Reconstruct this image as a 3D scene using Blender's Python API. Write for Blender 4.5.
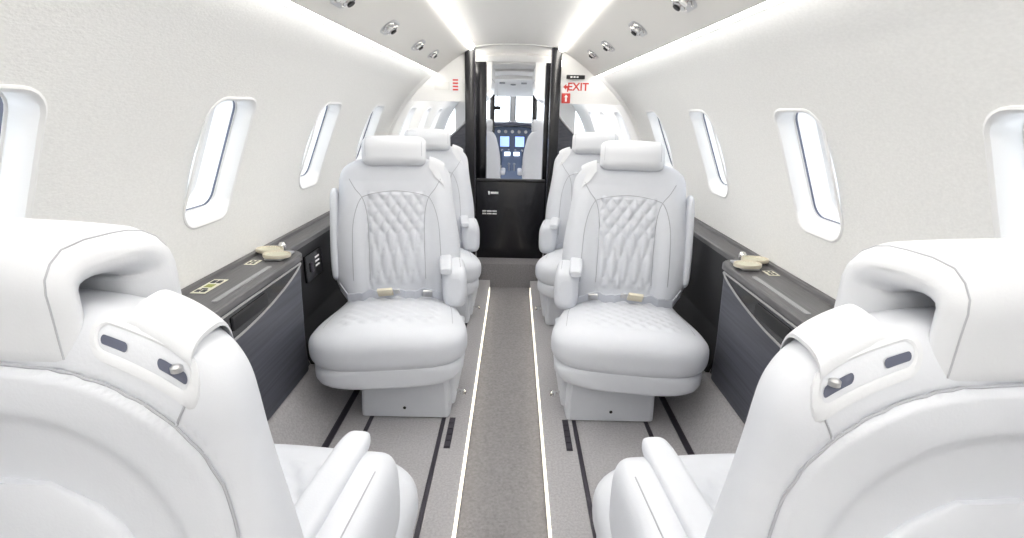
import bpy, bmesh, math, random
from mathutils import Vector, Matrix, noise
from mathutils.bvhtree import BVHTree
C = bpy.context.scene.collection
for o in list(bpy.data.objects): bpy.data.objects.remove(o)
PI = math.pi
# ---------------------------------------------------------------- camera
F_PX = 500.0; PITCH = math.atan(157/F_PX); EYE = 1.12
cd = bpy.data.cameras.new('camera'); cam = bpy.data.objects.new('camera', cd); C.objects.link(cam)
cd.lens = F_PX/1024*36; cd.sensor_width = 36; cd.clip_start = 0.02
cam.matrix_world = Matrix.Translation((0, 0, EYE)) @ Matrix.Rotation(PI/2-PITCH, 4, 'X') @ Matrix.Rotation(math.radians(1.2), 4, 'Z')
bpy.context.scene.camera = cam
# ---------------------------------------------------------------- world, exposure
w = bpy.data.worlds.new('sky'); bpy.context.scene.world = w; w.use_nodes = True
w.node_tree.nodes['Background'].inputs[0].default_value = (0.86, 0.93, 1, 1)
w.node_tree.nodes['Background'].inputs[1].default_value = 4.2
vs = bpy.context.scene.view_settings
vs.view_transform = 'Standard'; vs.look = 'None'; vs.gamma = 1; vs.use_curve_mapping = False
vs.exposure = 0.0
STRIP_E, COVE_E, AISLE_E = 17.0, 12.0, 1.1

# ---------------------------------------------------------------- materials
def mat(name, col, rough=.5, metal=0, emit=0, spec=.5, bump=0, bscale=100, var=0, vscale=8, coat=0, alpha=None, stretch=(1,1,1)):
    m = bpy.data.materials.new(name); m.use_nodes = True
    nt = m.node_tree; b = nt.nodes['Principled BSDF']
    b.inputs['Base Color'].default_value = (*col, 1); b.inputs['Roughness'].default_value = rough
    b.inputs['Metallic'].default_value = metal; b.inputs['Specular IOR Level'].default_value = spec
    b.inputs['Coat Weight'].default_value = coat
    if emit:
        b.inputs['Emission Color'].default_value = (*col, 1); b.inputs['Emission Strength'].default_value = emit
    if alpha is not None:
        b.inputs['Alpha'].default_value = alpha
    if bump or var:
        tc = nt.nodes.new('ShaderNodeTexCoord'); mp = nt.nodes.new('ShaderNodeMapping')
        mp.inputs['Scale'].default_value = stretch
        nt.links.new(tc.outputs['Object'], mp.inputs[0])
    if bump:
        n = nt.nodes.new('ShaderNodeTexNoise'); n.inputs['Scale'].default_value = bscale; n.inputs['Detail'].default_value = 3
        nt.links.new(mp.outputs[0], n.inputs[0])
        bp = nt.nodes.new('ShaderNodeBump'); bp.inputs['Strength'].default_value = bump; bp.inputs['Distance'].default_value = .002
        nt.links.new(n.outputs[0], bp.inputs['Height']); nt.links.new(bp.outputs[0], b.inputs['Normal'])
    if var:
        n2 = nt.nodes.new('ShaderNodeTexNoise'); n2.inputs['Scale'].default_value = vscale; n2.inputs['Detail'].default_value = 4
        nt.links.new(mp.outputs[0], n2.inputs[0])
        r = nt.nodes.new('ShaderNodeValToRGB')
        r.color_ramp.elements[0].position = .3; r.color_ramp.elements[1].position = .7
        r.color_ramp.elements[0].color = (*[c*(1-var) for c in col], 1)
        r.color_ramp.elements[1].color = (*[min(1, c*(1+var)) for c in col], 1)
        nt.links.new(n2.outputs[0], r.inputs[0]); nt.links.new(r.outputs[0], b.inputs['Base Color'])
    return m
M = {}
M['fabric'] = mat('wall fabric', (.85,.85,.838), .9, spec=.1, bump=.35, bscale=260, var=.03, vscale=190, stretch=(1,.5,1))
M['lining'] = mat('ceiling lining', (.88,.875,.86), .8, spec=.2, bump=.1, bscale=200)
M['valance'] = mat('valance panel', (.80,.79,.765), .7, spec=.2, bump=.08, bscale=160)
M['leather'] = mat('white leather', (.68,.70,.75), .5, spec=.35, bump=.12, bscale=300, var=.01, vscale=30)
M['leather2'] = mat('ivory leather', (.69,.705,.74), .55, spec=.3, bump=.1, bscale=300)
M['thread'] = mat('grey piping', (.40,.41,.45), .7)
M['thread2'] = mat('pale piping', (.44,.45,.49), .7)
M['carpet'] = mat('light carpet', (.45,.44,.455), 1, spec=.05, bump=.9, bscale=400, var=.12, vscale=140)
M['carpet2'] = mat('aisle carpet', (.275,.265,.275), 1, spec=.05, bump=.9, bscale=400, var=.14, vscale=110)
M['slate'] = mat('slate laminate', (.082,.086,.108), .45, bump=.05, bscale=30, var=.25, vscale=20, stretch=(1,.12,5))
M['ledge'] = mat('grey oak veneer', (.125,.122,.128), .42, var=.3, vscale=60, stretch=(6,.15,1))
M['black'] = mat('black gloss', (.008,.008,.011), .22, coat=.15)
M['blackmat'] = mat('black matte', (.012,.012,.014), .55)
M['dark'] = mat('dark gasket', (.10,.11,.16), .5)
M['rail'] = mat('rail', (.05,.045,.06), .5, metal=.3)
M['chrome'] = mat('chrome', (.75,.74,.72), .18, metal=1)
M['steel'] = mat('brushed steel', (.62,.62,.63), .35, metal=1)
M['gold'] = mat('champagne metal', (.80,.74,.60), .3, metal=.6)
M['ivory'] = mat('ivory placard', (.82,.80,.66), .5)
M['olive'] = mat('olive print', (.35,.38,.10), .6)
M['ink'] = mat('ink', (.04,.04,.045), .6)
M['white'] = mat('white plastic', (.86,.86,.86), .3, coat=.2)
M['greyp'] = mat('grey plastic', (.34,.34,.35), .5)
M['red'] = mat('red print', (.62,.05,.04), .5)
M['led'] = mat('warm white diffuser', (1,.965,.9), .5, emit=STRIP_E)
M['cove'] = mat('cove diffuser', (1,.985,.96), .5, emit=COVE_E)
M['aisleled'] = mat('aisle diffuser', (1,.95,.82), .5, emit=AISLE_E)
M['navy'] = mat('navy instrument panel', (.12,.16,.25), .4, coat=.2)
M['screen'] = mat('lit display', (.35,.50,.95), .3, emit=1.3)
M['screenw'] = mat('white display', (.85,.92,1), .3, emit=2.0)
g = bpy.data.materials.new('clear pane'); g.use_nodes = True
nt = g.node_tree; nt.nodes.clear()
out = nt.nodes.new('ShaderNodeOutputMaterial'); mx = nt.nodes.new('ShaderNodeMixShader')
tr = nt.nodes.new('ShaderNodeBsdfTransparent'); gl = nt.nodes.new('ShaderNodeBsdfGlossy'); gl.inputs['Roughness'].default_value = .03
mx.inputs[0].default_value = .05; nt.links.new(tr.outputs[0], mx.inputs[1]); nt.links.new(gl.outputs[0], mx.inputs[2]); nt.links.new(mx.outputs[0], out.inputs[0])
M['glass'] = g

# ---------------------------------------------------------------- mesh helpers
class MB:
    def __init__(s): s.v = []; s.f = []
    def grid(s, rows, close=True, caps=True, loop=False):
        n = len(rows[0]); b = len(s.v)
        for r in rows: s.v += [tuple(p) for p in r]
        m = len(rows)
        for i in range(m if loop else m-1):
            i2 = (i+1) % m
            for j in range(n if close else n-1):
                k = (j+1) % n
                s.f.append((b+i*n+j, b+i*n+k, b+i2*n+k, b+i2*n+j))
        if caps and close and not loop:
            s.f.append(tuple(b+j for j in range(n))[::-1]); s.f.append(tuple(b+(m-1)*n+j for j in range(n)))
        return s
    def box(s, x0, x1, y0, y1, z0, z1, bev=0):
        if bev <= 0:
            b = len(s.v)
            s.v += [(x, y, z) for z in (z0, z1) for x, y in ((x0,y0),(x1,y0),(x1,y1),(x0,y1))]
            s.f += [tuple(b+i for i in q) for q in ((0,3,2,1),(4,5,6,7),(0,1,5,4),(1,2,6,5),(2,3,7,6),(3,0,4,7))]
            return s
        def ring(z, ins):
            pts = []
            for cx, cy, a0 in ((x1-bev, y1-bev, 0), (x0+bev, y1-bev, 90), (x0+bev, y0+bev, 180), (x1-bev, y0+bev, 270)):
                for k in range(4):
                    a = math.radians(a0+30*k); rr = bev-ins
                    pts.append((cx+rr*math.cos(a), cy+rr*math.sin(a), z))
            return pts
        rows = []
        for k in range(4):
            a = math.radians(30*k); rows.append(ring(z0+bev*(1-math.sin(a)), bev*(1-math.cos(a))*0.999 if k else bev*0.0))
        # bottom then top quarter rounds
        rows = [ring(z0+bev*(1-math.cos(math.radians(t))), bev*(1-math.sin(math.radians(t)))*.98) for t in (0,30,60,90)]
        rows += [ring(z1-bev*(1-math.cos(math.radians(t))), bev*(1-math.sin(math.radians(t)))*.98) for t in (90,60,30,0)]
        return s.grid(rows)
    def tube(s, pts, r, n=8, loop=False):
        pts = [Vector(p) for p in pts]; rows = []; m = len(pts); prev = None
        for i, p in enumerate(pts):
            if loop: d = pts[(i+1) % m]-pts[i-1]
            else: d = pts[min(i+1, m-1)]-pts[max(i-1, 0)]
            d.normalize()
            if prev is None:
                a = d.orthogonal().normalized()
            else:
                a = (prev-d*prev.dot(d)).normalized()
            prev = a; b = d.cross(a)
            rr = r[i] if isinstance(r, (list, tuple)) else r
            rows.append([p+a*(rr*math.cos(2*PI*k/n))+b*(rr*math.sin(2*PI*k/n)) for k in range(n)])
        return s.grid(rows, loop=loop)
    def ribbon(s, pts, wv, t=.002):
        """flat webbing: path points, width vectors (list or one), thickness along cross"""
        pts = [Vector(p) for p in pts]; rows = []; m = len(pts)
        for i, p in enumerate(pts):
            d = (pts[min(i+1, m-1)]-pts[max(i-1, 0)]).normalized()
            wd = Vector(wv[i] if isinstance(wv, list) else wv); nn = d.cross(wd).normalized()*t
            rows.append([p-wd/2-nn, p+wd/2-nn, p+wd/2+nn, p-wd/2+nn])
        return s.grid(rows)
    def lathe(s, prof, c, axis='Z', n=20):
        rows = []
        for r, h in prof:
            rows.append([(r*math.cos(2*PI*k/n), r*math.sin(2*PI*k/n), h) for k in range(n)])
        if axis == 'X': rows = [[(q[2], q[0], q[1]) for q in r] for r in rows]
        if axis == 'Y': rows = [[(q[0], q[2], q[1]) for q in r] for r in rows]
        rows = [[(q[0]+c[0], q[1]+c[1], q[2]+c[2]) for q in r] for r in rows]
        return s.grid(rows)
    def prism(s, pts2, y0, y1, map=lambda a, b, h: (a, h, b)):
        return s.grid([[map(a, b, y0) for a, b in pts2], [map(a, b, y1) for a, b in pts2]])
    def xf(s, mtx):
        s.v = [tuple(mtx @ Vector(p)) for p in s.v]; return s
    def mir(s):
        s.v = [(-x, y, z) for x, y, z in s.v]; s.f = [tuple(reversed(f)) for f in s.f]; return s
    def build(s, name, m, parent=None, smooth=True, angle=40, loc=None):
        me = bpy.data.meshes.new(name); me.from_pydata([tuple(p) for p in s.v], [], s.f); me.update()
        bm = bmesh.new(); bm.from_mesh(me)
        bmesh.ops.recalc_face_normals(bm, faces=bm.faces)
        if smooth:
            for f in bm.faces: f.smooth = True
            for e in bm.edges:
                if len(e.link_faces) == 2 and e.calc_face_angle(0) > math.radians(angle): e.smooth = False
        bm.to_mesh(me); bm.free()
        me.materials.append(m)
        o = bpy.data.objects.new(name, me); C.objects.link(o)
        if parent: o.parent = parent
        return o

def tag(o, label=None, cat=None, group=None, kind=None):
    if label: o['label'] = label
    if cat: o['category'] = cat
    if group: o['group'] = group
    if kind: o['kind'] = kind
    return o
def empty(name, loc, rz=0):
    o = bpy.data.objects.new(name, None); C.objects.link(o); o.location = loc; o.rotation_euler = (0, 0, rz)
    o.empty_display_size = .05
    return o
def copy_tree(o, parent=None):
    c = o.copy(); C.objects.link(c); c.parent = parent
    for ch in [q for q in C.objects if q.parent == o]: copy_tree(ch, c)
    return c
def struct(o): o['kind'] = 'structure'; return o
def sgn(v): return 1 if v >= 0 else -1
def sup(a, b, n, N, a0=0):
    out = []
    for k in range(N):
        t = 2*PI*k/N+a0; c_, s_ = math.cos(t), math.sin(t)
        out.append((a*sgn(c_)*abs(c_)**(2/n), b*sgn(s_)*abs(s_)**(2/n)))
    return out
def even(pts, N):
    """closed polyline resampled evenly by length"""
    P = pts+[pts[0]]; L = [0]
    for i in range(len(P)-1): L.append(L[-1]+math.hypot(P[i+1][0]-P[i][0], P[i+1][1]-P[i][1]))
    out = []; j = 0
    for k in range(N):
        t = L[-1]*k/N
        while L[j+1] < t: j += 1
        q = (t-L[j])/max(1e-9, L[j+1]-L[j]); out.append((P[j][0]+(P[j+1][0]-P[j][0])*q, P[j][1]+(P[j+1][1]-P[j][1])*q))
    return out
def text(s, size, m, name='lettering', parent=None, mtx=None, ext=.0006, bold=True):
    cu = bpy.data.curves.new(name, 'FONT'); cu.body = s; cu.size = size; cu.extrude = ext
    cu.align_x = 'CENTER'; cu.align_y = 'CENTER'
    if bold: cu.offset = size*.02
    t = bpy.data.objects.new(name, cu); C.objects.link(t)
    dg = bpy.context.evaluated_depsgraph_get(); me = bpy.data.meshes.new_from_object(t.evaluated_get(dg))
    bpy.data.objects.remove(t)
    me.materials.clear(); me.materials.append(m)
    o = bpy.data.objects.new(name, me); C.objects.link(o)
    if parent: o.parent = parent
    if mtx is not None: o.matrix_local = mtx
    return o
UPRIGHT = Matrix.Rotation(PI/2, 4, 'X')      # text facing -Y

# ================================================================ SHELL
Y0, Y1 = -2.4, 6.9
R, ZC = .92, .62
def wall_x(z): return math.sqrt(max(0, R*R-(z-ZC)**2))
A_LO = math.asin((-.1-ZC)/R); A_HI = math.asin((1.36-ZC)/R)
WIN_Y = [-.77, -.01, .75, 1.45, 2.21, 2.96, 3.95, 4.66, 5.38]
WZ = .972; WA = math.asin((WZ-ZC)/R)
WH, WW = .187, .114      # half height along the wall, half width
WINR = .055
def rrect(a, b, r, n=6):
    pts = []
    for cx, cy, a0 in ((a-r, b-r, 0), (-a+r, b-r, 90), (-a+r, -b+r, 180), (a-r, -b+r, 270)):
        for k in range(n+1):
            t = math.radians(a0+90*k/n); pts.append((cx+r*math.cos(t), cy+r*math.sin(t)))
    return pts
def win_frame(side, yc):
    nrm = Vector((side*math.cos(WA), 0, math.sin(WA))); tan = Vector((-side*math.sin(WA), 0, math.cos(WA)))
    o = Vector((0, yc, ZC))
    return lambda a, b, h: tuple(o+Vector((0, a, 0))+tan*b+nrm*(R+h))   # a along cabin, b up, h outwards

def make_wall(side, name):
    mb = MB(); ny, na = 94, 40
    prof = []
    for k in range(na+1):
        a = A_LO+(A_HI-A_LO)*k/na; prof.append((side*R*math.cos(a), ZC+R*math.sin(a)))
    th = .012
    ring = lambda y: [(x, y, z) for x, z in prof] + [(x*(1+th/R), y, ZC+(z-ZC)*(1+th/R)) for x, z in reversed(prof)]
    mb.grid([ring(Y0+(Y1-.35-Y0)*i/ny) for i in range(ny+1)])
    o = mb.build(name, M['fabric'])
    cut = MB()
    for y in WIN_Y:
        fr = win_frame(side, y)
        cut.grid([[fr(a, b, h) for a, b in rrect(WW, WH, WINR)] for h in (-.09, .09)])
    co = cut.build('cutter', M['white'])
    md = o.modifiers.new('cut', 'BOOLEAN'); md.operation = 'DIFFERENCE'; md.object = co; md.solver = 'EXACT'
    dg = bpy.context.evaluated_depsgraph_get()
    me = bpy.data.meshes.new_from_object(o.evaluated_get(dg)); o.modifiers.clear(); o.data = me
    for p in me.polygons: p.use_smooth = True
    bm = bmesh.new(); bm.from_mesh(me)
    for e in bm.edges:
        if len(e.link_faces) == 2 and e.calc_face_angle(0) > .6: e.smooth = False
    bm.to_mesh(me); bm.free()
    bpy.data.objects.remove(co)
    return struct(o)
make_wall(-1, 'wall_left'); make_wall(1, 'wall_right')

def make_window(side, y, idx):
    root = empty('window_%d' % idx, win_frame(side, y)(0, 0, 0)); struct(root)
    inv = Matrix.Translation(-Vector(root.location))
    fr = win_frame(side, y)
    def rr(gr, h): 
        # follow wall curvature at h<=0.01
        out = []
        for a, b in rrect(WW+gr, WH+gr, max(.02, WINR+gr)):
            p = Vector(fr(a, b, h)); sag = R-math.sqrt(R*R-b*b) if h < .015 else 0
            nrm = Vector((side*math.cos(WA), 0, math.sin(WA))); out.append(tuple(p-nrm*sag))
        return out
    a = MB().grid([rr(.008, .002), rr(.008, -.002), rr(.003, -.004), rr(-.004, -.001), rr(-.009, .012), rr(-.014, .028), rr(-.014, .030)], caps=False)
    a.xf(inv).build('window_frame', M['white'], root)
    b = MB().grid([rr(-.014, 0.0300), rr(-.018, 0.0319), rr(-.018, 0.0414), rr(-.013, 0.0433), rr(-.014, 0.0908), rr(-.024, 0.0984), rr(-.024, 0.1155)], caps=False)
    b.xf(inv).build('reveal', M['white'], root)
    b = MB().grid([rr(-.0135, 0.0329), rr(-.0185, 0.0334), rr(-.0185, 0.0395), rr(-.0135, 0.0404)], caps=False, loop=False)
    b.xf(inv).build('shade_track', M['dark'], root)
    gk = MB().grid([rr(-.020, 0.1060), rr(-.032, 0.1041), rr(-.036, 0.1136), rr(-.036, 0.1288), rr(-.016, 0.1326)], caps=False)
    gk.xf(inv).build('gasket', M['dark'], root)
    p = MB().grid([rr(-.034, 0.1212), rr(-.034, 0.1269)])
    p.xf(inv).build('pane', M['glass'], root, smooth=False)
i = 0
for side in (-1, 1):
    for y in WIN_Y:
        i += 1; make_window(side, y, i)

# outer skin over the ceiling void, so that no sky light falls in from above
sk = MB()
pf = [(-wall_x(1.36)-.004, 1.35), (-.62, 1.42), (-.5, 1.66), (.5, 1.66), (.62, 1.42), (wall_x(1.36)+.004, 1.35)]
pf2 = [(x*1.02, z+.012) for x, z in reversed(pf)]
sk.grid([[(x, y, z) for x, z in pf+pf2] for y in (Y0, Y1-.35)])
struct(sk.build('ceiling_shell', M['lining'], smooth=False))

# valances, lamps and centre ceiling
VI, VZI, VO, VZO = .305, 1.500, .522, 1.352
YV = 3.5; YF = 5.8
for side, nm in ((-1, 'left'), (1, 'right')):
    mb = MB(); rows = []
    for y in (Y0, YF):
        pts = []
        for k in range(9):
            t = k/8; x = VI+(VO-VI)*t; z = VZI+(VZO-VZI)*t+.010*math.sin(PI*t)
            pts.append((side*x, y, z))
        pts += [(side*(VO+.004), y, VZO+.012), (side*(VO-.01), y, VZO+.03), (side*(VI+.02), y, VZI+.03), (side*(VI-.004), y, VZI+.012)]
        rows.append(pts)
    struct(mb.grid(rows).build('ceiling_valance_'+nm, M['valance']))
    mb = MB().grid([[(side*(VO+.003), y, VZO+.006), (side*(VO+.006), y, VZO-.005), (side*(VO+.017), y, VZO-.005), (side*(VO+.020), y, VZO+.006), (side*(VO+.018), y, VZO+.014), (side*(VO+.005), y, VZO+.014)] for y in (Y0, YF)])
    tag(mb.build('cove_light', M['cove'], smooth=False), 'long thin white light strip in the gap between ceiling valance and %s wall' % nm, 'light strip', 'long light strips of the cabin')
    mb = MB().grid([[(side*(VI-.001), y, VZI+.006), (side*(VI-.006), y, VZI-.006), (side*(VI-.026), y, VZI+.000), (side*(VI-.034), y, VZI+.014), (side*(VI-.034), y, VZI+.024), (side*(VI-.001), y, VZI+.014)] for y in (Y0, YV-.02)])
    tag(mb.build('ceiling_light_strip', M['led'], smooth=False), 'bright ceiling light strip along the %s edge of the centre ceiling panel' % nm, 'light strip', 'long light strips of the cabin')
mb = MB()
mb.grid([[( (VI-.036)*math.cos(PI*k/12), y, VZI+.016+.022*math.sin(PI*k/12)) for k in range(13)] +
         [(-(VI-.036)*math.cos(PI*k/12), y, VZI+.030+.022*math.sin(PI*k/12)) for k in range(13)] for y in (Y0, YV)])
struct(mb.build('ceiling', M['lining']))
# forward ceiling: stepped arched panels
for k, (ya, yb, z, hw) in enumerate(((YV, 4.0, 1.515, .31), (4.0, 4.5, 1.50, .31), (4.5, 5.0, 1.485, .31), (5.0, 5.6, 1.465, .31))):
    mb = MB()
    mb.grid([[(hw*math.cos(PI*q/12), y, z-.02+.04*math.sin(PI*q/12)) for q in range(13)] +
             [(-(hw)*math.cos(PI*q/12), y, z+.03+.04*math.sin(PI*q/12)) for q in range(13)] for y in (ya, yb-.015)])
    struct(mb.build('ceiling_panel_%d' % (k+1), M['lining']))
mb = MB().box(-.5, .5, YV, 6.5, 1.56, 1.58)
struct(mb.build('ceiling_forward', M['lining'], smooth=False))
for side, nm in ((-1, 'left'), (1, 'right')):
    mb = MB().box(*sorted((side*.315, side*.345)), 3.62, 4.38, 1.455, 1.465)
    tag(mb.build('corridor_light_strip', M['led'], smooth=False), 'bright light strip along the %s edge of the corridor ceiling beyond the doorway' % nm, 'light strip', 'long light strips of the cabin')
    ld = bpy.data.lights.new('forward_fill', 'AREA'); ld.shape = 'RECTANGLE'; ld.size = .06; ld.size_y = 1.9; ld.energy = 11; ld.color = (1, .98, .95)  # added fill lamp without a fitting, brightens the dim forward cabin walls
    lo_ = bpy.data.objects.new('forward_fill', ld); C.objects.link(lo_); lo_.location = (side*.40, 4.65, 1.40); lo_.rotation_euler = (0, side*-.5, 0)
# arched trim where valances end
for side, nm in ((-1, 'left'), (1, 'right')):
    mb = MB(); rows = []
    for k in range(25):
        a = A_LO+.5+(A_HI-A_LO-.5)*k/24
        x, z = math.cos(a), math.sin(a)
        rows.append([(side*x*(R+.002), YV-.02, ZC+z*(R+.002)), (side*x*(R-.012), YV-.005, ZC+z*(R-.012)), (side*x*(R-.016), YV+.03, ZC+z*(R-.016)), (side*x*(R+.002), YV+.05, ZC+z*(R+.002))])
    struct(mb.grid(rows).build('trim_%d' % (1 if side < 0 else 2), M['fabric']))
    # closing panel of the valance, faces aft
    mb = MB(); pts = [(.30, 1.18), (.30, 1.56)] + [(.545, 1.56), (.545, 1.37)] + [(wall_x(z)-.002, z) for z in (1.355, 1.31, 1.27, 1.22, 1.18)]
    mb.prism([(side*a, b) for a, b in pts], YV+.03, YV+.05)
    struct(mb.build('wall_header_'+nm, M['lining'], smooth=False))

# floor: side platforms, dropped aisle, fwd step
AW, AD = .135, .05
for side, nm in ((-1, 'left'), (1, 'right')):
    pr = [(AW+.004, 0), (.655, 0), (.665, .008), (.775, .155), (.93, .155), (.93, -.12), (AW+.004, -.12)]
    mb = MB().prism([(side*a-.012, b) for a, b in pr], Y0, 3.36)
    struct(mb.build('floor_'+nm, M['carpet'], smooth=False))
    mb = MB().box(side*AW-.012-.0028, side*AW-.012+.0028, Y0, 3.15, -.04, .002)
    tag(mb.build('aisle_light_strip', M['aisleled'], smooth=False), 'thin glowing floor light strip along the %s edge of the aisle carpet' % nm, 'light strip', 'long light strips of the cabin')
    for xr, wr in ((.633, .016), (.521, .010), (.247, .010)):
        mb = MB().box(side*xr-wr/2, side*xr+wr/2, .6, 3.3, .0005, .004)
        mb.box(side*xr-wr*.7, side*xr-wr*.5, .6, 3.3, .0005, .006); mb.box(side*xr+wr*.5, side*xr+wr*.7, .6, 3.3, .0005, .006)
        tag(mb.build('seat_rail', M['rail'], smooth=False),
            'dark %s seat rail set in the %s floor carpet' % ({.633:'outermost wide', .521:'thin middle', .247:'aisle-side'}[xr], nm), 'seat rail', 'seat rails in the floor')
    mb = MB().box(side*.214-.011, side*.214+.011, 1.47, 1.65, .0005, .003)
    for q in range(5): mb.box(side*.214-.009, side*.214+.009, 1.475+q*.035, 1.485+q*.035, .003, .005)
    tag(mb.build('floor_slot', M['rail'], smooth=False), 'short dark slotted plate in the carpet beside the %s seat base' % nm, 'floor plate')
mb = MB().box(-AW-.012, AW-.012, Y0, 3.3, -.12, -AD)
struct(mb.build('floor_aisle', M['carpet2'], smooth=False))
mb = MB().box(-.9, .9, 3.3, Y1, -.12, .12)
struct(mb.build('floor_forward', M['carpet2'], smooth=False))
mb = MB().box(-.95, .95, Y0-.03, Y0, -.15, 1.7)
struct(mb.build('wall_aft', M['lining'], smooth=False))

# ================================================================ SIDE LEDGES AND CABINETS
XF, XR, ZL, YC, YN = .762, .83, .62, 1.76, 1.10
def cab_outline(y0, y1):
    pass
for side, nm in ((-1, 'left'), (1, 'right')):
    S = lambda x: side*x
    # ledge top : wide over the cabinet, narrow beyond
    led = empty('side_ledge', (S(.88), 1.8, ZL)); 
    tag(led, 'dark grey wood-grain side ledge running under the %s windows' % nm, 'ledge')
    inv = Matrix.Translation(-Vector(led.location))
    wx = R-.003
    out = [(wx, .1), (wx, 3.4), (XR-.005, 3.4), (XR-.005, YC+.03), (XR-.015, YC+.012)]
    for k in range(7):
        a = PI/2+PI/2*k/6; out.append((XF-.008+.06+.06*math.cos(a), YC-.052+.06*math.sin(a)))
    out += [(XF-.008, YN), (XR-.005, YN), (XR-.005, .1)]
    mb = MB(); rows = []
    def inset(pts, d):
        return [(x+(d if x < .87 else 0), y) for x, y in pts]
    for z, d in ((ZL-.022, 0), (ZL-.004, 0), (ZL, .004)):
        rows.append([(S(x), y, z) for x, y in inset(out, d)])
    mb.grid(rows).xf(inv).build('ledge_top', M['ledge'], led, angle=25)
    # raised rear rail along the wall
    mb = MB().grid([[(S(x), y, z) for x, z in ((wx, ZL), (wx, ZL+.012), (wx-.014, ZL+.010), (wx-.018, ZL))] for y in (.1, 3.4)])
    mb.xf(inv).build('back_rail', M['ledge'], led, angle=25)
    # cabinet
    cb = empty('side_cabinet', (S(.83), 1.0, .155))
    tag(cb, 'slate grey side cabinet with a glossy folded table panel beside the %s seats' % nm, 'cabinet')
    inv = Matrix.Translation(-Vector(cb.location))
    o2 = [(.912, YN), (.912, YC)]
    for k in range(7):
        a = PI/2+PI/2*k/6; o2.append((XF+.055+.055*math.cos(a), YC-.055+.055*math.sin(a)))
    o2 += [(XF, YN)]
    mb = MB().grid([[(S(x if x > .9 or z > .3 else x+.012), y, z) for x, y in o2] for z in (.157, .30, ZL-.0225)])
    # clip outer face into the round wall
    mb.v = [(side*min(abs(x), wall_x(z)-.008), y, z) for x, y, z in mb.v]
    mb.xf(inv).build('body', M['slate'], cb, angle=25)
    # lens-shaped glossy table pocket
    mb = MB(); rows = []
    ya, yb = 1.10, 1.70
    top, bot = [], []
    for k in range(25):
        t = k/24; y = yb-(yb-ya)*t
        top.append((y, ZL-.030)); bot.append((y, ZL-.030-.080*math.sin(PI*min(1, t*.62+.0))**.7))
    loop_ = top+bot[::-1]
    mb.grid([[(S(XF-h), y, z) for y, z in loop_] for h in (.0, .007)])
    mb.xf(inv).build('table_panel', M['black'], cb, angle=25)
    mb = MB().tube([(S(XF-.008), y, z) for y, z in bot], .004, 6)
    mb.xf(inv).build('panel_edge', M['greyp'], cb)
    mb = MB().tube([(S(XF-.008), y, z+.001) for y, z in top], .0035, 6)
    mb.xf(inv).build('panel_edge', M['greyp'], cb)
    mb = MB().box(min(S(XF-.013), S(XF-.004)), max(S(XF-.013), S(XF-.004)), 1.24, 1.44, ZL-.085, ZL-.045, .004)
    mb.xf(inv).build('handle', M['blackmat'], cb)
    # recess panels
    for q, (ya_, yb_) in enumerate(((YC+.002, 3.3), (.1, YN-.002))):
        rows = []
        for y in (ya_, yb_):
            zz = (.157, .30, ZL-.0225); xx = [min(XR, wall_x(z)-.024) for z in zz]
            rows.append([(S(x), y, z) for x, z in zip(xx, zz)]+[(S(x+.012), y, z) for x, z in reversed(list(zip(xx, zz)))])
        tag(MB().grid(rows).build('recess_panel', M['blackmat'], smooth=False),
            ('matte black recessed side panel under the %s ledge, beside the facing seats' if q == 0 else 'matte black recessed side panel outboard of the nearest seat on the %s') % nm, 'side panel')
    # embossed slot on the ledge
    ys, ye, xs = 1.24, 1.56, .793
    mb = MB(); 
    mb.grid([[(S(xs+a), (ys+ye)/2+b, ZL+h) for a, b in rrect(.008, (ye-ys)/2, .005, 3)] for h in (.0, .0025)])
    tag(mb.build('inlay_strip', M['greyp'], smooth=False), 'long narrow grey inlay strip on the %s ledge beside the cup holders' % nm, 'strip')
    # cup holders : a pair of ribbed folding rings
    ch = empty('cup_holder', (S(.812), 1.68, ZL+.0005)); tag(ch, 'pair of open champagne-coloured ribbed cup rings on the %s ledge' % nm, 'cup holder')
    for q, (dx, dy) in enumerate(((.050, .03), (-.005, -.035))):
        mb = MB(); cx, cy = S(dx), dy
        N = 48; ell = lambda r, z: [(cx+r*.046*math.cos(2*PI*k/N), cy+r*.034*math.sin(2*PI*k/N)*1.0, z+.01*r*math.cos(2*PI*k/N)*side*0) for k in range(N)]
        mb.grid([ell(1, .010), ell(1.04, .016), ell(1, .022), ell(.95, .022), ell(.90, .018), ell(.88, .010)], loop=True)
        mb.build('ring', M['gold'], ch)
        MB().grid([ell(.88, .009), ell(.88, .012)]).build('tray', M['greyp'], ch, smooth=False); mb = MB()
        for k in range(9):
            x = cx-.034+k*.0085; hh = .029*math.sqrt(max(0, 1-((x-cx)/.038)**2))
            mb.box(x-.0014, x+.0014, cy-hh, cy+hh, .0115, .020)
        mb.build('ribbed_insert', M['ivory'], ch, smooth=False)
    mb = MB().lathe([(.010, 0), (.010, .008), (.013, .016), (.013, .026), (.008, .033), (.001, .035)], (S(.02), .065, .001))
    mb.build('release_knob', M['chrome'], ch)
    mb = MB().box(-.03, .03, -.06, .05, .001, .009, .004)
    mb.build('hinge_plate', M['steel'], ch)
    # placards
    def placard(name, label, x, y, hx, hy, marks):
        p = empty(name, (S(x), y, ZL+.001)); tag(p, label, 'placard')
        MB().box(-hx, hx, -hy, hy, 0, .0015).build('plate', M['ivory'], p, smooth=False)
        for (mn, mm, a0, a1, b0, b1) in marks:
            MB().box(a0*hx, a1*hx, b0*hy, b1*hy, .0015, .0024).build(mn, M[mm], p, smooth=False)
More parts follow.
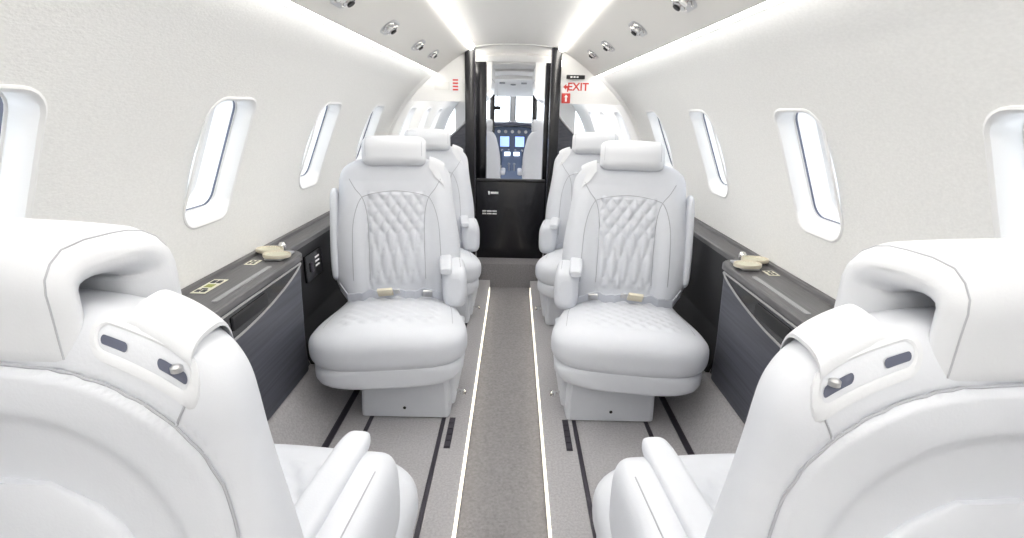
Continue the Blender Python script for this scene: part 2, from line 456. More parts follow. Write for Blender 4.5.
    placard('small_placard', 'small square ivory placard with black symbols on the %s ledge' % nm, .868, 1.60, .018, .026,
            [('symbol', 'ink', -.6, -.15, -.7, -.1), ('symbol', 'ink', .1, .6, -.7, -.1), ('symbol', 'ink', -.5, .5, .2, .35), ('symbol', 'ink', -.6, -.2, .5, .7), ('symbol', 'ink', .2, .6, .5, .7)])
    if side < 0:
        placard('long_placard', 'long ivory and olive placard with black symbols on the left ledge', .873, 1.36, .021, .060,
            [('green_field', 'olive', -.55, .55, -.2, .22), ('symbol', 'ink', -.7, -.1, .42, .8), ('symbol', 'ink', .1, .7, .42, .8), ('symbol', 'ink', -.7, -.1, -.85, -.55), ('symbol', 'ink', .1, .7, -.85, -.55), ('symbol', 'ink', -.4, .4, -.48, -.36)])
        sp = empty('switch_panel', (-XR+.0005, 1.98, .50)); tag(sp, 'black switch plate with white lettering on the recess panel beside left seat', 'switch panel')
        MB().box(0, .012, -.085, .085, -.055, .055, .004).build('plate', M['black'], sp)
        for q in range(3):
            MB().box(.012, .0135, .005, .045, .026-q*.018, .033-q*.018).build('legend', M['white'], sp, smooth=False)
        MB().box(.012, .020, -.05, -.03, -.02, .02, .004).build('switch', M['rail'], sp)
        lt = MB().box(-.8, -.785, 1.9, 1.93, .621, .64, .003)

# ================================================================ SEATS
def bump_quilt(x, z, hw, zl, zh):
    """height 0..1 of the quilting; z above zmid diamonds, below it stretched pleats"""
    zm = zl+.5*(zh-zl)
    q = (z-zm) if z > zm else (z-zm)*.32
    a = (x/.050+q/.072)*PI; b = (x/.050-q/.072)*PI
    return math.sqrt(abs(math.sin(a)*math.sin(b)))
def sstep(a, b, x):
    t = max(0, min(1, (x-a)/(b-a))); return t*t*(3-2*t)
Z_TOP, Z_SH, Z_BOT = .935, .80, .30
def back_w(z):
    base = .278-.034*sstep(.50, .84, z)
    if z > Z_SH: base *= max(0, 1-((z-Z_SH)/(Z_TOP-Z_SH))**3.0)**(1/3.0)
    if z < .42: base *= 1-.12*((.42-z)/.09)**2
    return base
def back_yf(z): # front face y at height, upright
    return .012*math.cos((z-.45)*6)
def rear_e(x, z, w, c, h, p):
    return (abs(x)/w)**p+(max(0, z-c)/h)**p
def rear_path(w, c, h, p, n=60):
    out = []
    for k in range(n+1):
        a = PI*k/n; c_, s_ = math.cos(a), math.sin(a)
        out.append((w*sgn(c_)*abs(c_)**(2/p), c+h*abs(s_)**(2/p)))
    return [(w, .45)]+out+[(-w, .45)]
def back_body():
    mb = MB(); rows = []; NZ, N = 150, 176
    zs = [Z_BOT+(Z_TOP-Z_BOT-.0005)*(.8*k/NZ*1.0+.2*math.sin(PI/2*k/NZ)) for k in range(NZ+1)]
    for z in zs:
        W = max(back_w(z), .004)
        dep = .100+.05*sstep(.8, .4, z)
        if z > .83: dep *= max(0, 1-((z-.83)/(Z_TOP-.828))**2.6)**(1/2.6)
        if z < .38: dep *= 1-.15*((.38-z)/.05)**2
        dep = max(dep, .006)
        yf = back_yf(z); yc = yf-dep/2-.0
        if z > .83: yc = back_yf(.83)-.0500+.004*sstep(.83, Z_TOP, z)
        row = []
        for (x, y) in even(sup(W, dep/2, 3.4, 360), N):
            p = [x, yc+y, z]
            if y > 0:
                k = sstep(.5, .9, y/(dep/2))
                inside = sstep(.123, .114, abs(x))*sstep(.785, .772, z)*sstep(.37, .40, z)
                p[1] += k*inside*(.014*bump_quilt(x, z, .12, .40, .79)-.004)
                rim = math.exp(-((abs(x)-.119)/.004)**2)*sstep(.79, .78, z)
                p[1] -= k*.004*rim
                # side bolsters stand a little proud
                p[1] += k*.014*sstep(.125, .185, abs(x))*sstep(.86, .74, z)
            else:
                k = sstep(.5, .9, -y/(dep/2))
                e = rear_e(x, z, .232, .60, .275, 3.2)
                p[1] -= k*.007*sstep(1.04, .96, e)
                p[1] += k*.004*math.exp(-((e-1.03)/.03)**2)
                e2 = rear_e(x, z, .195, .52, .300, 2.7)
                p[1] += k*.006*sstep(1.16, .92, e2)
            row.append(tuple(p))
        rows.append(row)
    return mb.grid(rows)
def headrest(dz):
    mb = MB(); rows = []; NX = 48; HW = .136
    sp = [(-.004, z, .056) for z in (.918, .930, .945, .958)]
    for k in range(11):
        a = PI*k/10; sp.append((-.046+.042*math.cos(a), .966+.028*math.sin(a), .056-.026*k/10))
    sp += [(-.088-.000*q, .955-.0088*q, .029) for q in range(7)]
    sp = [Vector(p) for p in sp]; m = len(sp); seams = []
    for i in range(NX+1):
        u = math.sin((-1+2*i/NX)*PI/2); au = abs(u)
        e = (1-au)*HW; RR = .038
        sc = 1 if e > RR else math.sqrt(max(.0, 1-(1-e/RR)**2))
        sc = max(sc, .06); x = u*HW
        outer, inner = [], []
        for k, q in enumerate(sp):
            d = sp[min(k+1, m-1)]-sp[max(k-1, 0)]; d = Vector((d.x, d.y)).normalized(); nn = Vector((d.y, -d.x))
            t = q.z/2
            bulge = .006*(1-(x/HW)**2) if k < 12 else .003*(1-(x/HW)**2)
            c = Vector((q.x, q.y)); lift = (1-sc)*.012
            outer.append(c+nn*(t*sc+bulge)); inner.append(c-nn*(t*sc))
        if i in (8, NX-8): seams.append([(x*(1-.22*sstep(-.035, -.085, p.x)), p.x, p.y+dz) for p in outer[1:]])
        P = outer[:]
        c, t = Vector(sp[-1][:2]), sp[-1].z/2*sc
        d = (Vector(sp[-1][:2])-Vector(sp[-2][:2])).normalized(); nn = Vector((d.y, -d.x))
        P += [c+nn*(t*math.cos(a))+d*(t*math.sin(a)) for a in (PI*.25, PI*.5, PI*.75)]
        P += inner[::-1]
        c, t = Vector(sp[0][:2]), sp[0].z/2*sc
        d = (Vector(sp[0][:2])-Vector(sp[1][:2])).normalized(); nn = Vector((-d.y, d.x))
        P += [c-nn*(t*math.cos(a))+d*(t*math.sin(a)) for a in (PI*.2, PI*.4, PI*.6, PI*.8)]
        rows.append([(x*(1-.22*sstep(-.035, -.085, p.x)), p.x, p.y+dz) for p in P])
    return mb.grid(rows), seams
def loftY(stations, N=56, n=2.8, disp=None, cx=0):
    """stations: (y, half width, zmid, half height)"""
    mb = MB(); rows = []
    for st in stations:
        y, wd, zm, hh = st[:4]; nn = st[4] if len(st) > 4 else n
        row = []
        for a, b in even(sup(wd, hh, nn, 240), N):
            p = (cx+a, y, zm+b)
            if disp: p = disp(p, b/hh)
            row.append(p)
        rows.append(row)
    return mb.grid(rows)
def cushion(L):
    st = []
    NY = 70
    for i in range(NY+1):
        t = i/NY
        y = -.03+L*math.sin(PI/2*t)**.9
        k = (y+.03)/L
        wd = .245+.040*sstep(0, .7, k)
        hh = .062+.026*k; zm = .254+.060*k
        # front rounding
        if k > .74:
            q = (k-.74)/.26; rr = max(0, 1-q**2.6)**(1/2.6)
            wd *= .30+.70*rr if rr > 0 else .30; zm -= .018*q*q; hh *= max(.08, .10+.90*rr)
        st.append((y, wd, zm, hh, 3.2))
    def disp(p, b):
        x, y, z = p
        if b > .3:
            k = sstep(.3, .9, b)
            ins = sstep(.178, .166, abs(x))*sstep(.0, .03, y)*sstep(L-.125, L-.14, y)
            a_ = (x/.055+y/.075)*PI; b_ = (x/.055-y/.075)*PI
            z += k*ins*.012*(math.sqrt(abs(math.sin(a_)*math.sin(b_)))-.35)
            z += k*.010*math.cos(min(1, abs(x)/.26)*PI/2)
        return (x, y, z)
    return loftY(st, N=110, disp=disp)
def pan(L):
    st = []; L = L+.022
    for i in range(31):
        t = i/30; y = -.06+L*math.sin(PI/2*t)
        k = (y+.06)/L; wd = .222+.050*sstep(0, .6, k); hh = .052; zm = .220
        if k > .72:
            q = (k-.72)/.28; rr = max(0, 1-q**3)**(1/3)
            wd *= .35+.65*rr; hh *= .55+.45*rr; zm -= .004*q*q
        st.append((y, wd, zm, hh, 4.0))
    return loftY(st, N=64)
def seat(name, aisle, recline, swivel, L=.60, hdz=0, arm=(.285, 0), belt=True):
    """local: faces +Y, aisle side at local x*aisle > 0"""
    root = empty(name, (0, 0, 0))
    U = Matrix.Translation((-.110, 0, 0)) @ Matrix.Rotation(-swivel, 4, 'Z')
    def put(mb, nm, m, par, back=False, sm=True, ang=40, low=False):
        if back:
            T = Matrix.Translation((0, 0, .40)) @ Matrix.Rotation(recline, 4, 'X') @ Matrix.Translation((0, 0, -.40))
            mb.xf(T)
        if not low: mb.xf(U)
        if aisle < 0: mb.mir()
        return mb.build(nm, m, par, smooth=sm, angle=ang)
    bb = back_body(); bvh = BVHTree.FromPolygons([Vector(p) for p in bb.v], bb.f)
    backrest = put(bb, 'backrest', M['leather'], root, True, ang=80)
    def hitf(x, z, off=.0, rear=False):
        o, d = (Vector((x, 1, z)), Vector((0, -1, 0))) if not rear else (Vector((x, -1, z)), Vector((0, 1, 0)))
        h = bvh.ray_cast(o, d)
        if h[0] is None: return None
        return h[0]+h[1]*off
    def seam(path, rear=False, r=.0016, m='thread', nm='piping', off=.0004):
        pts = [hitf(x, z, off, rear) for x, z in path]; pts = [p for p in pts if p is not None]
        if len(pts) > 3: put(MB().tube(pts, r, 6), nm, M[m], backrest, True)
    def smoothpath(ctrl, n=10):
        out = []; P = [ctrl[0]]+ctrl+[ctrl[-1]]
        for i in range(1, len(P)-2):
            for k in range(n):
                t = k/n; p0, p1, p2, p3 = P[i-1], P[i], P[i+1], P[i+2]
                out.append(tuple(.5*((2*p1[j])+(-p0[j]+p2[j])*t+(2*p0[j]-5*p1[j]+4*p2[j]-p3[j])*t*t+(-p0[j]+3*p1[j]-3*p2[j]+p3[j])*t**3) for j in (0, 1)))
        out.append(ctrl[-1]); return out
    seam(smoothpath([(-.190, .40), (-.188, .55), (-.180, .66), (-.155, .742), (-.12, .770), (0, .788), (.12, .770), (.155, .742), (.180, .66), (.188, .55), (.190, .40)], 14))
    for s_ in (-1, 1):
        seam(smoothpath([(s_*.195, .84), (s_*.172, .80), (s_*.140, .755), (s_*.124, .69), (s_*.119, .60), (s_*.120, .40)], 14))
    # rear seams
    seam(rear_path(.232, .60, .277, 3.2), True, .0016, 'thread2', off=.0012)
    
    for s_ in (-1, 1):
        seam(smoothpath([(s_*.212, .862), (s_*.207, .850), (s_*.200, .836), (s_*.192, .820)], 6), True, .0012, 'thread2')
    # rear pocket bulge
    rows = []
    for i in range(15):
        t = i/14; zz = .42+.325*t; wd = .150*max(.05, 1-t**5)**(1/2.5)
        h = hitf(0, min(zz, .735), 0, True); yb = h.y if h else -.13
        rows.append([(a, yb-.001-b, zz) for a, b in [(wd*math.cos(PI*k/20), .022*math.sin(PI*k/20)**.6*(1-.7*t**4)) for k in range(21)]] + [(-wd*math.cos(PI*k/6), yb+.006, zz) for k in range(7)])
    put(MB().grid(rows), 'seat_back_pocket', M['leather'], root, True)
    hmb, hseams = headrest(hdz); hr = put(hmb, 'headrest', M['leather2'] , root, True, ang=75)
    for q in hseams: put(MB().tube(q, .0010, 6), 'piping', M['thread2'], hr, True)
    for s_ in (-.03, .03):
        put(MB().lathe([(.008, .86), (.008, .95)], (s_, -.075, 0), n=10), 'headrest_post', M['steel'], root, True)
    # shoulder harness guide on the aisle side
    def top(x, y, off=0.0, d=(0, .25, -1)):
        d = Vector(d).normalized(); h = bvh.ray_cast(Vector((x, y, .80))-d*.6, d)
        return (h[0]+h[1]*off) if h[0] is not None else None
    def patch(f2, off):
        return [top(a_, b_, off) or Vector((a_, b_, .85)) for a_, b_ in f2]
    def oval(a_, b_, cx=.166, cy=-.068): return [(cx+p, cy+q-.12*(cx+p-.166)) for p, q in even(rrect(a_, b_, min(a_, b_)*.98, 6), 48)]
    m2 = MB().grid([patch(oval(.052, .0150), -.001), patch(oval(.050, .0140), .0020), patch(oval(.045, .0100), .0022), patch(oval(.043, .0085), .0004)], caps=False)
    put(m2, 'harness_bezel', M['leather2'], backrest, True)
    for sx in (.140, .194):
        m2 = MB().grid([patch(oval(.013*q, .0030*q, sx, -.070), .0012) for q in (1, .6, .25, .02)])
        put(m2, 'harness_slot', M['dark'], backrest, True)
    p = top(.198, -.072, .0015)
    put(MB().lathe([(.0055, -.002), (.0055, .003), (.004, .0045), (.001, .005)], tuple(p), n=14), 'slot_stud', M['steel'], backrest, True)
    # folded leather guide flap lying over the shoulder
    NU, NV = 12, 18; G_ = []
    for v in range(NV+1):
        y = -.086+.078*v/NV; row = []
        for u in range(NU+1):
            x = .146+.064*u/NU
            p = top(x, min(y, -.012), 0, (0, 0, -1))
            z = p.z if p else .80
            lift = .005+.005*math.sin(PI*v/NV)**.8+.006*(v/NV)
            z += lift
            if y > -.005: z -= 60*(y+.005)**2
            row.append([x+.004*math.sin(v/NV*3), y-.10*(x-.178), z])
        G_.append(row)
    for v in range(NV+1):       # soften
        for u in range(1, NU): pass
    lo = [[(x, y, z-.0045) for x, y, z in row] for row in G_]
    put(MB().grid([[tuple(p) for p in row]+l_[::-1] for row, l_ in zip(G_, lo)]), 'harness_flap', M['leather2'], root, True, ang=50)
    for v in (0, 1):
        pass
    # cushion, pan, base
    cu = put(cushion(L), 'seat_cushion', M['leather'], root, ang=80)
    cb_ = cushion(L); cb_b = BVHTree.FromPolygons([Vector(p) for p in cb_.v], cb_.f)
    for s_ in (-1, 1):
        pts = []
        for k in range(30):
            y = .02+(L-.18)*k/29
            h = cb_b.ray_cast(Vector((s_*(.208+.022*sstep(0, .25, y)), y, 1)), Vector((0, 0, -1)))
            if h[0]: pts.append(h[0]+h[1]*.0003)
        put(MB().tube(pts, .0014, 6), 'piping', M['thread2'], cu)
    put(pan(L), 'seat_pan', M['leather'], root)
    bs = MB(); pts = [(-.135, .006), (-.130, .135), (-.10, .215), (.205, .215), (.215, .10), (.215, .006)]; by = min(.465, L-.12)
    ox = lambda p: p
    rows = []
    for y, ins in ((-.04, .01), (-.03, 0), (by-.03, 0), (by-.007, .004), (by, .015)):
        cxm, czm = .04, .11
        rows.append([((x-cxm)*.96*(1-ins/.17), y, czm+(z-czm)*(1-ins/.11) if z > .01 else z) for x, z in pts])
    put(bs.grid(rows), 'seat_base', M['leather'], root, ang=30, low=True)
    put(MB().lathe([(.006, 0), (.006, .003), (.001, .0035)], (.0, by-.001, .045), axis='Y', n=12), 'screw_cap', M['blackmat'], root, low=True)
    put(MB().box(.150, .185, .0, by-.05, .03, .235, .012), 'side_shroud', M['leather'], root, low=True)
    put(MB().lathe([(.016, .2378), (.016, .250), (.012, .254), (.001, .2545)], (.024, .30, .262), axis='X', n=18), 'control_knob', M['blackmat'], root)
    lv = MB().tube([(.170, by-.12, .055), (.20, by-.11, .058), (.213, by-.09, .066)], .006, 8); lv.lathe([(.001, -.012), (.010, -.008), (.012, 0), (.010, .008), (.001, .012)], (.215, by-.085, .067), n=12)
    put(lv, 'release_lever', M['chrome'], root, low=True)
    # armrest on aisle side
    AL, AZ = arm; st = []
    for i in range(27):
        t = i/26; y = -.02+AL*math.sin(PI/2*t); k = (y+.02)/AL
        rr = 1 if k < .72 else max(.03, 1-((k-.72)/.28)**2.4)**(1/2.4)
        st.append((y, .052*(.35+.65*rr), .455+AZ, .090*(.45+.55*rr), 3.6))
    arm_ = put(loftY(st, N=48, cx=.246), 'armrest', M['leather'], root)
    st = []
    for i in range(21):
        t = i/20; y = -.01+AL*math.sin(PI/2*t); k = (y+.01)/AL
        rr = 1 if k < .75 else max(.03, 1-((k-.75)/.25)**2.4)**(1/2.4)
        st.append((y, .027*(.6+.4*rr), .545+AZ-.004*k, .018*(.5+.5*rr), 3.6))
    put(loftY(st, N=32, cx=.210), 'armrest_cap', M['leather'], arm_)
    put(MB().tube([(.272, .0, .5435+AZ), (.272, AL*.35, .5435+AZ), (.272, AL*.64, .543+AZ)], .0012, 6), 'piping', M['thread2'], arm_)
    # slim outboard side panel
    rows = []
    for i in range(33):
        t = i/32; z = .395+.405*t; e = max(.03, 1-abs(2*t-1)**7)**(1/3.2)
        rows.append([(-.272+.008*sstep(.3, 1, t)+a, -.045+b, z) for a, b in sup(.017*e, .050*e, 3.2, 24)])
    put(MB().grid(rows), 'side_panel', M['leather'], root, True)
    if belt:
        def cz(x, y, o=.004):
            h = cb_b.ray_cast(Vector((x, y, 1)), Vector((0, 0, -1))); return (h[0].z if h[0] else .42)+o
        pts = []
        for k in range(33):
            x = -.205+.41*k/32
            y = .095+.025*math.cos(x/.205*PI/2)+.006*math.sin(x*40)
            pts.append((x, y, cz(x, y)+.020+.005*math.sin(x*55+1)))
        blt = put(MB().ribbon([(-.245, .03, .38)]+pts+[(.245, .03, .38)], (0, .012, .038), .002), 'seat_belt', M['belt'], root, sm=False)
        bu = MB().box(-.032, .032, -.021, .021, -.006, .008, .004)
        bu.xf(Matrix.Translation((-.045, .128, cz(-.045, .11)+.030)) @ Matrix.Rotation(1.0, 4, 'X') @ Matrix.Rotation(.1, 4, 'Z'))
        put(bu, 'buckle', M['gold'], blt)
        bu = MB().box(.040, .062, -.013, .013, -.004, .004, .002)
        bu.xf(Matrix.Translation((-.045, .128, cz(-.045, .11)+.030)) @ Matrix.Rotation(1.0, 4, 'X') @ Matrix.Rotation(.1, 4, 'Z'))
        put(bu, 'buckle_tongue', M['steel'], blt)
        bu = MB().box(-.02, .02, -.019, .019, -.004, .005, .002)
        bu.xf(Matrix.Translation((.13, .118, cz(.13, .10)+.026)) @ Matrix.Rotation(1.0, 4, 'X') @ Matrix.Rotation(-.1, 4, 'Z'))
        put(bu, 'adjuster', M['steel'], blt)
    return root
M['belt'] = mat('pale webbing', (.60,.62,.68), .7, bump=.3, bscale=200)

REC_F, REC_N = math.radians(9), math.radians(0)
G = 'white leather passenger seats'
sL = seat('passenger_seat', 1, REC_N, math.radians(5), .50, -.016)      # faces forward, aisle at +x
sL.location = (-.398, .535, 0)
tag(sL, 'white leather seat seen from behind at the left edge, nearest on the left', 'seat', G)
sR = seat('passenger_seat', -1, REC_N, math.radians(5), .50, -.016)
sR.location = (.39, .535, 0)
tag(sR, 'white leather seat seen from behind at the right edge, nearest on the right', 'seat', G)
fL = seat('passenger_seat', -1, REC_F, math.radians(8), .60, .004, (.19, -.055))      # turned to face aft
fL.location = (-.395, 2.11, 0); fL.rotation_euler.z = PI
tag(fL, 'white quilted seat facing us on the left, first in view with its whole cushion showing', 'seat', G)
fR = seat('passenger_seat', 1, REC_F, math.radians(8), .60, .004, (.19, -.055))
fR.location = (.385, 2.11, 0); fR.rotation_euler.z = PI
tag(fR, 'white quilted seat facing us on the right, first in view with its whole cushion showing', 'seat', G)
for src, x, y, lb in ((fL, -.40, 3.00, 'white seat facing us, directly behind the first facing seat on the left'),
                      (fR, .36, 3.00, 'white seat facing us, directly behind the first facing seat on the right')):
    c_ = copy_tree(src); c_.location = (x, y, 0); c_['label'] = lb

# ================================================================ CEILING FIXTURES
def val_point(side, x):
    t = (x-VI)/(VO-VI); return Vector((side*x, 0, VZI+(VZO-VZI)*t+.010*math.sin(PI*t)))
def fixture(side, x, y, lab):
    p = val_point(side, x); p.y = y
    t = empty('reading_light', p); tag(t, lab, 'ceiling light', 'reading lights and air nozzles on the valances')
    ang = math.atan2(VZI-VZO, VO-VI)
    T = Matrix.Rotation(side*ang, 4, 'Y') @ Matrix.Rotation(PI, 4, 'X')     # local +z points down into the cabin
    T = T @ Matrix.Diagonal((1.15, 1.1, .62, 1))
    MB().grid([[(a, b, 0) for a, b in rrect(.032, .058, .030)], [(a, b, .004) for a, b in rrect(.030, .056, .029)], [(a, b, .006) for a, b in rrect(.026, .052, .025)]]).xf(T).build('plate', M['steel'], t)
    for dy, mm in ((-.027, 'chrome'), (.027, 'chrome')):
        pr = [(.022*math.cos(q), .004+.018*math.sin(q)) for q in [PI/2*k/6 for k in range(7)]]
        pr[-1] = (.004, pr[-1][1])
        MB().lathe([(.0235, .004), (.0235, .007)]+[(r, h) for r, h in pr], (0, dy, 0), n=20).xf(T).build('eyeball', M[mm], t)
        MB().lathe([(.010, .0205), (.010, .026), (.006, .0262), (.001, .0262)], (0, dy, 0), n=14).xf(T).build('nozzle' if dy < 0 else 'lens', M['blackmat'] if dy < 0 else M['white'], t)
NTH = ['first', 'second', 'third', 'fourth', 'fifth']
for side, nm, L in ((-1, 'left', ((.46, 1.48), (.46, 1.98), (.455, 2.51), (.45, 2.92))), (1, 'right', ((.445, 1.50), (.44, 2.0), (.43, 2.56), (.42, 2.98)))):
    for k, (x, y) in enumerate(L):
        fixture(side, x, y, 'chrome reading light and air nozzle on the %s valance, %s from the camera' % (nm, NTH[k]))

# ================================================================ PARTITIONS AND FORWARD CABIN
def panel(name, x0, x1, y0, y1, z0, z1, m, label, cat, bev=.004):
    o = empty(name, ((x0+x1)/2, (y0+y1)/2, z0)); tag(o, label, cat)
    a, b, h = (x1-x0)/2, (y1-y0)/2, z1-z0
    MB().box(-a, a, -b, b, 0, h, bev).build('panel', M[m], o)
    return o, a, b, h
for side, nm in ((-1, 'left'), (1, 'right')):
    dx = -.02
    xs = sorted((side*.315+dx, side*.252+dx))
    o, a, b, h = panel('cabin_partition', xs[0], xs[1], 3.50, 3.62, .12, 1.54, 'black', 'tall narrow gloss black partition at the %s of the doorway, front leaf' % nm, 'partition')
    MB().tube([(-side*a, -b-.001, .05), (-side*a, -b-.001, h-.02)], .003, 6).build('edge_trim', M['rail'], o)
    xs = sorted((side*.285+dx, side*.215))
    o, a, b, h = panel('cabin_partition', xs[0], xs[1], 3.85, 3.97, .12, 1.46, 'black', 'gloss black partition leaf set behind the front leaf on the %s of the doorway' % nm, 'partition')
    MB().tube([(-side*a, -b-.001, .05), (-side*a, -b-.001, h-.02)], .003, 6).build('edge_trim', M['rail'], o)
    # low curved credenza outboard
    cz = empty('low_cabinet', (side*.5, 3.8, .12)); tag(cz, 'low dark cabinet with a curved top edge outboard of the %s partition' % nm, 'cabinet')
    pts = [(-.20, 0), (.26, 0), (.26, .5)]+[(.26-.46*q/8, .72+.26*(q/8)**2.2) for q in range(9)]
    MB().prism([(side*a_, b_) for a_, b_ in pts], -.2, .3).build('body', M['slate'], cz, angle=30)
    MB().tube([(side*(.26-.46*q/8), -.201, .72+.26*(q/8)**2.2) for q in range(9)], .006, 6).build('edge_trim', M['steel'], cz)
    # white overhead lockers beyond
    lk = empty('overhead_locker', (side*.27+dx, 4.75, 1.18)); tag(lk, 'white overhead locker with rounded underside beyond the doorway on the %s' % nm, 'locker')
    pts = [(-.09*side, .38), (.12*side, .38), (.12*side, .0)]+[(side*(.10-.19*math.sin(PI/2*q/6)), .16-.16*math.cos(PI/2*q/6)) for q in range(7)]
    MB().prism(pts, -.35, .35).build('body', M['white'], lk, angle=35)
    MB().tube([(side*-.088, -.3, .2), (side*-.088, .3, .2)], .004, 6).build('door_gap', M['greyp'], lk)
    panel('door_post', *sorted((side*.265+dx, side*.210+dx)), 5.86, 5.90, .12, 1.30, 'black', 'narrow black cockpit door post on the %s' % nm, 'post')
# divider across the aisle
dv = empty('aisle_divider', (-.02, 3.46, .12)); tag(dv, 'low gloss black divider across the aisle with white lettering', 'divider')
MB().box(-.235, .235, -.02, .02, 0, .545, .006).build('panel', M['black'], dv)
MB().box(-.235, .235, -.026, .024, .545, .56, .004).build('top_rail', M['blackmat'], dv)
MB().box(-.155, -.143, -.0225, -.0205, .455, .478, .001).build('emblem', M['white'], dv)
text('pilatus'[:0]+'●●●', .02, M['white'], 'emblem', dv, Matrix.Translation((-.115, -.0212, .466)) @ UPRIGHT) if False else None
for q, (x0, x1) in enumerate(((-.138, -.085),)):
    MB().box(x0, x1, -.0225, -.0205, .459, .474, .001).build('lettering', M['white'], dv)
for q in range(2):
    for (x0, x1) in ((-.195, -.168), (-.163, -.13), (-.125, -.095)):
        MB().box(x0, x1, -.0222, -.0205, .335-q*.018, .344-q*.018).build('lettering', M['white'], dv, smooth=False)
# exit sign
def flat(nm, x0, x1, z0, z1, m, par, y=-.001, t=.002): return MB().box(x0, x1, y-t, y, z0, z1).build(nm, M[m], par, smooth=False)
ex = empty('exit_sign', (.392, YV+.027, 1.285)); tag(ex, 'white EXIT sign with red letters and arrow on the right bulkhead', 'sign')
flat('plate', -.085, .085, -.040, .040, 'white', ex)
text('EXIT', .072, M['red'], 'lettering', ex, Matrix.Translation((.020, -.0045, 0)) @ UPRIGHT @ Matrix.Scale(.95, 4))
MB().prism([(-.078, 0), (-.058, .018), (-.058, .007), (-.044, .007), (-.044, -.030), (-.052, -.030), (-.052, -.007), (-.058, -.007), (-.058, -.018)], -.005, -.0032).build('arrow', M['red'], ex, smooth=False)
bx_ = empty('placard_light', (.392, YV+.027, 1.346)); tag(bx_, 'small black box with white marks just above the EXIT sign', 'box')
MB().box(-.06, .06, -.02, -.001, -.011, .013, .003).build('housing', M['blackmat'], bx_)
for q in range(3): MB().box(-.035+q*.02, -.022+q*.02, -.0225, -.020, -.004, .005).build('mark', M['white'], bx_, smooth=False)
ar = empty('arrow_sign', (.335, YV+.03, 1.215)); tag(ar, 'small red sign with a white bar below the EXIT sign', 'sign')
MB().box(-.028, .028, -.014, -.003, -.032, .030).build('plate', M['red'], ar, smooth=False)
MB().prism([(0, .022), (.014, .006), (.006, .006), (.006, -.022), (-.006, -.022), (-.006, .006), (-.014, .006)], -.0165, -.014).build('arrow', M['white'], ar, smooth=False)
pl = empty('red_print_sign', (-.400, YV+.027, 1.285)); tag(pl, 'small white sign with red print on the left bulkhead', 'sign')
flat('plate', -.03, .03, -.045, .045, 'white', pl)
for q in range(4): flat('print', -.018, .018, .024-q*.020, .034-q*.020, 'red', pl, -.0035, .001)
pg = empty('grey_placard', (-.490, YV+.027, 1.275)); tag(pg, 'pale grey blank placard on the left bulkhead', 'placard')
flat('plate', -.05, .05, -.025, .025, 'valance', pg)

# ================================================================ COCKPIT
YK = 6.2
CX = -.03
ip = empty('instrument_panel', (CX, YK, .12)); tag(ip, 'blue-lit cockpit instrument panel with displays and dials', 'instrument panel')
pts = [(-.62, .38), (.62, .38), (.60, .74), (.42, .80), (.15, .83), (-.15, .83), (-.42, .80), (-.60, .74)]
MB().prism(pts, 0, .12).build('panel', M['navy'], ip, angle=30)
pts = [(-.64, .80), (-.4, .86), (0, .885), (.4, .86), (.64, .80), (.6, .77), (.4, .825), (0, .85), (-.4, .825), (-.6, .77)]
MB().prism(pts, -.09, .3).build('glareshield', M['dark'], ip, angle=30)
def disp_(x0, x1, z0, z1, m='screen'):
    b_ = MB().box(x0-.008, x1+.008, -.008, 0, z0-.008, z1+.008, .002).build('display', M['blackmat'], ip)
    MB().box(x0, x1, -.0095, -.008, z0, z1).build('screen', M[m], b_, smooth=False)
disp_(-.42, -.22, .56, .74); disp_(.22, .42, .56, .74); disp_(-.145, -.035, .60, .72); disp_(.035, .145, .60, .72)
for k in range(5):
    MB().lathe([(.020, 0), (.018, -.012), (.001, -.013)], (-.16+.08*k, -.001, .775), axis='Y', n=14).build('dial', M['steel' if k % 2 else 'white'], ip)
for k in range(4):
    MB().lathe([(.014, 0), (.013, -.012), (.001, -.013)], (-.12+.08*k, -.001, .555), axis='Y', n=12).build('dial', M['white'], ip)
pdv = empty('pedestal', (CX, YK-.35, .12)); tag(pdv, 'centre console between the pilot seats with white keypads and levers', 'console')
MB().grid([[(-.13, y, 0), (.13, y, 0), (.12, y, z), (-.12, y, z)] for y, z in ((-.25, .28), (.0, .34), (.2, .46), (.335, .56))]).build('console_body', M['navy'], pdv, angle=30)
for s_ in (-1, 1):
    q = MB().box(-.035, .035, -.03, .03, 0, .012, .003).xf(Matrix.Translation((s_*.055, .27, .517)) @ Matrix.Rotation(.62, 4, 'X')).build('keypad', M['screenw'], pdv)
    MB().tube([(s_*.03, .02, .345), (s_*.03, .0, .42)], .008, 8).lathe([(.001, -.014), (.014, -.008), (.014, .008), (.001, .014)], (s_*.03, -.002, .43), n=12).build('lever', M['steel'], pdv)
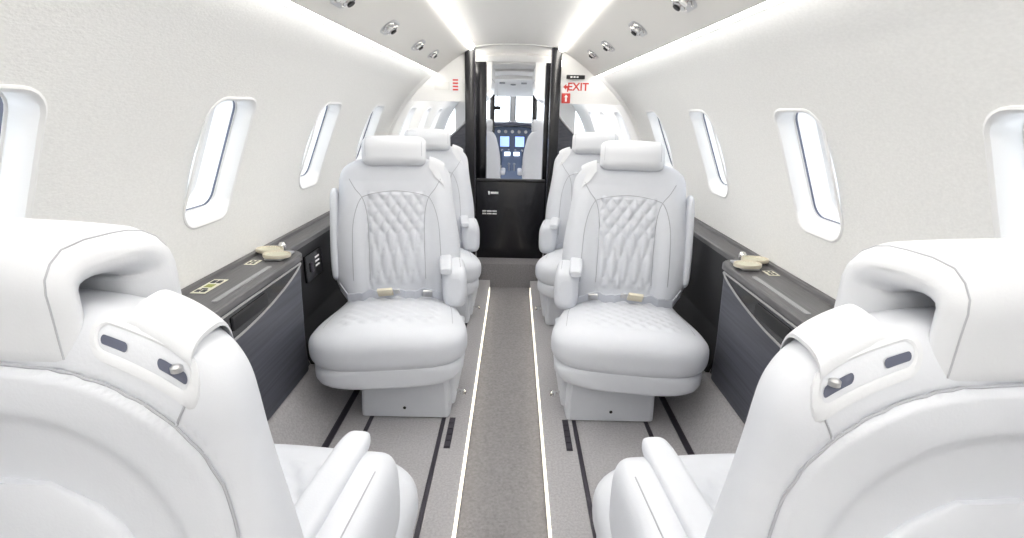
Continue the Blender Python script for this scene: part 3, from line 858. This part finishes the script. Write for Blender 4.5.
for s_, nm in ((-1, 'left'), (1, 'right')):
    t = empty('pilot_seat', (s_*.30+CX, 5.35, .12)); tag(t, 'pale pilot seat seen from behind on the %s of the cockpit' % nm, 'seat')
    rows = []
    for k in range(25):
        z = .15+.68*k/24; wd = .185-.05*sstep(.5, .83, z); wd *= max(.1, 1-max(0, (z-.68)/.152)**3)**.4
        rows.append([(a, b-.03*(z-.2), z) for a, b in sup(wd, .06, 3, 28)])
    MB().grid(rows).build('backrest', M['leather'], t)
    MB().box(-.155, .155, .0, .42, .1, .24, .04).build('seat_cushion', M['leather'], t)
    MB().box(-.1, .1, -.07, .02, .80, .93, .03).build('headrest', M['leather2'], t)
    MB().box(-.12, .12, .05, .35, 0, .11).build('seat_base', M['greyp'], t)
    MB().box(-s_*.21-.025, -s_*.21+.025, -.02, .28, .36, .41, .015).build('armrest', M['leather'], t)
# windshield wall
fw = MB(); 
struct(MB().box(-.75, .75, 6.52, 6.56, .0, .99).build('wall_cockpit_lower', M['lining'], smooth=False))
struct(MB().box(-.75, .75, 6.52, 6.56, 1.33, 1.70).build('wall_cockpit_upper', M['lining'], smooth=False))
for k, (x0, x1) in enumerate(((-.75, -.55), (-.055, -.005), (.49, .75))):
    struct(MB().box(x0, x1, 6.52, 6.56, .99, 1.33).build('trim_%d' % (3+k), M['lining'], smooth=False))
for k, (x0, x1) in enumerate(((-.55, -.055), (-.005, .49))):
    ws = empty('windshield_%d' % (k+1), ((x0+x1)/2, 6.54, .99)); struct(ws)
    a = (x1-x0)/2
    MB().grid([[(p, -.03, .17+q_) for p, q_ in rrect(a, .17, .03)], [(p, -.025, .17+q_) for p, q_ in rrect(a-.012, .158, .03)], [(p, .02, .17+q_) for p, q_ in rrect(a-.012, .158, .03)]], caps=False).build('frame', M['greyp'], ws)
    MB().box(-a+.005, a-.005, .0, .004, .005, .335).build('pane', M['glass'], ws, smooth=False)
oh = empty('overhead_console', (CX, 5.95, 1.36)); tag(oh, 'pale overhead switch panel above the windshield', 'overhead panel')
MB().grid([[(-.26, y, z), (.26, y, z), (.26, y, z+.03), (-.26, y, z+.03)] for y, z in ((-.3, .09), (0, .06), (.35, -.02), (.5, -.06))]).build('panel', M['lining'], oh, angle=30)
MB().lathe([(.03, .055), (.03, .045), (.001, .04)], (0, -.0, .0), n=16).build('speaker', M['greyp'], oh)
for s_ in (-1, 1):
    MB().box(s_*.12-.03, s_*.12+.03, -.1, -.04, .055, .07).build('switch_group', M['greyp'], oh, smooth=False)
sv = empty('sun_visor', (-.20, 5.93, 1.14)); tag(sv, 'small dark compass or visor hanging at the left of the windshield', 'visor')
MB().box(-.035, .035, -.02, .02, 0, .04, .008).build('body', M['blackmat'], sv); MB().tube([(0, 0, .03), (0, .0, .283)], .005, 6).build('arm', M['white'], sv)
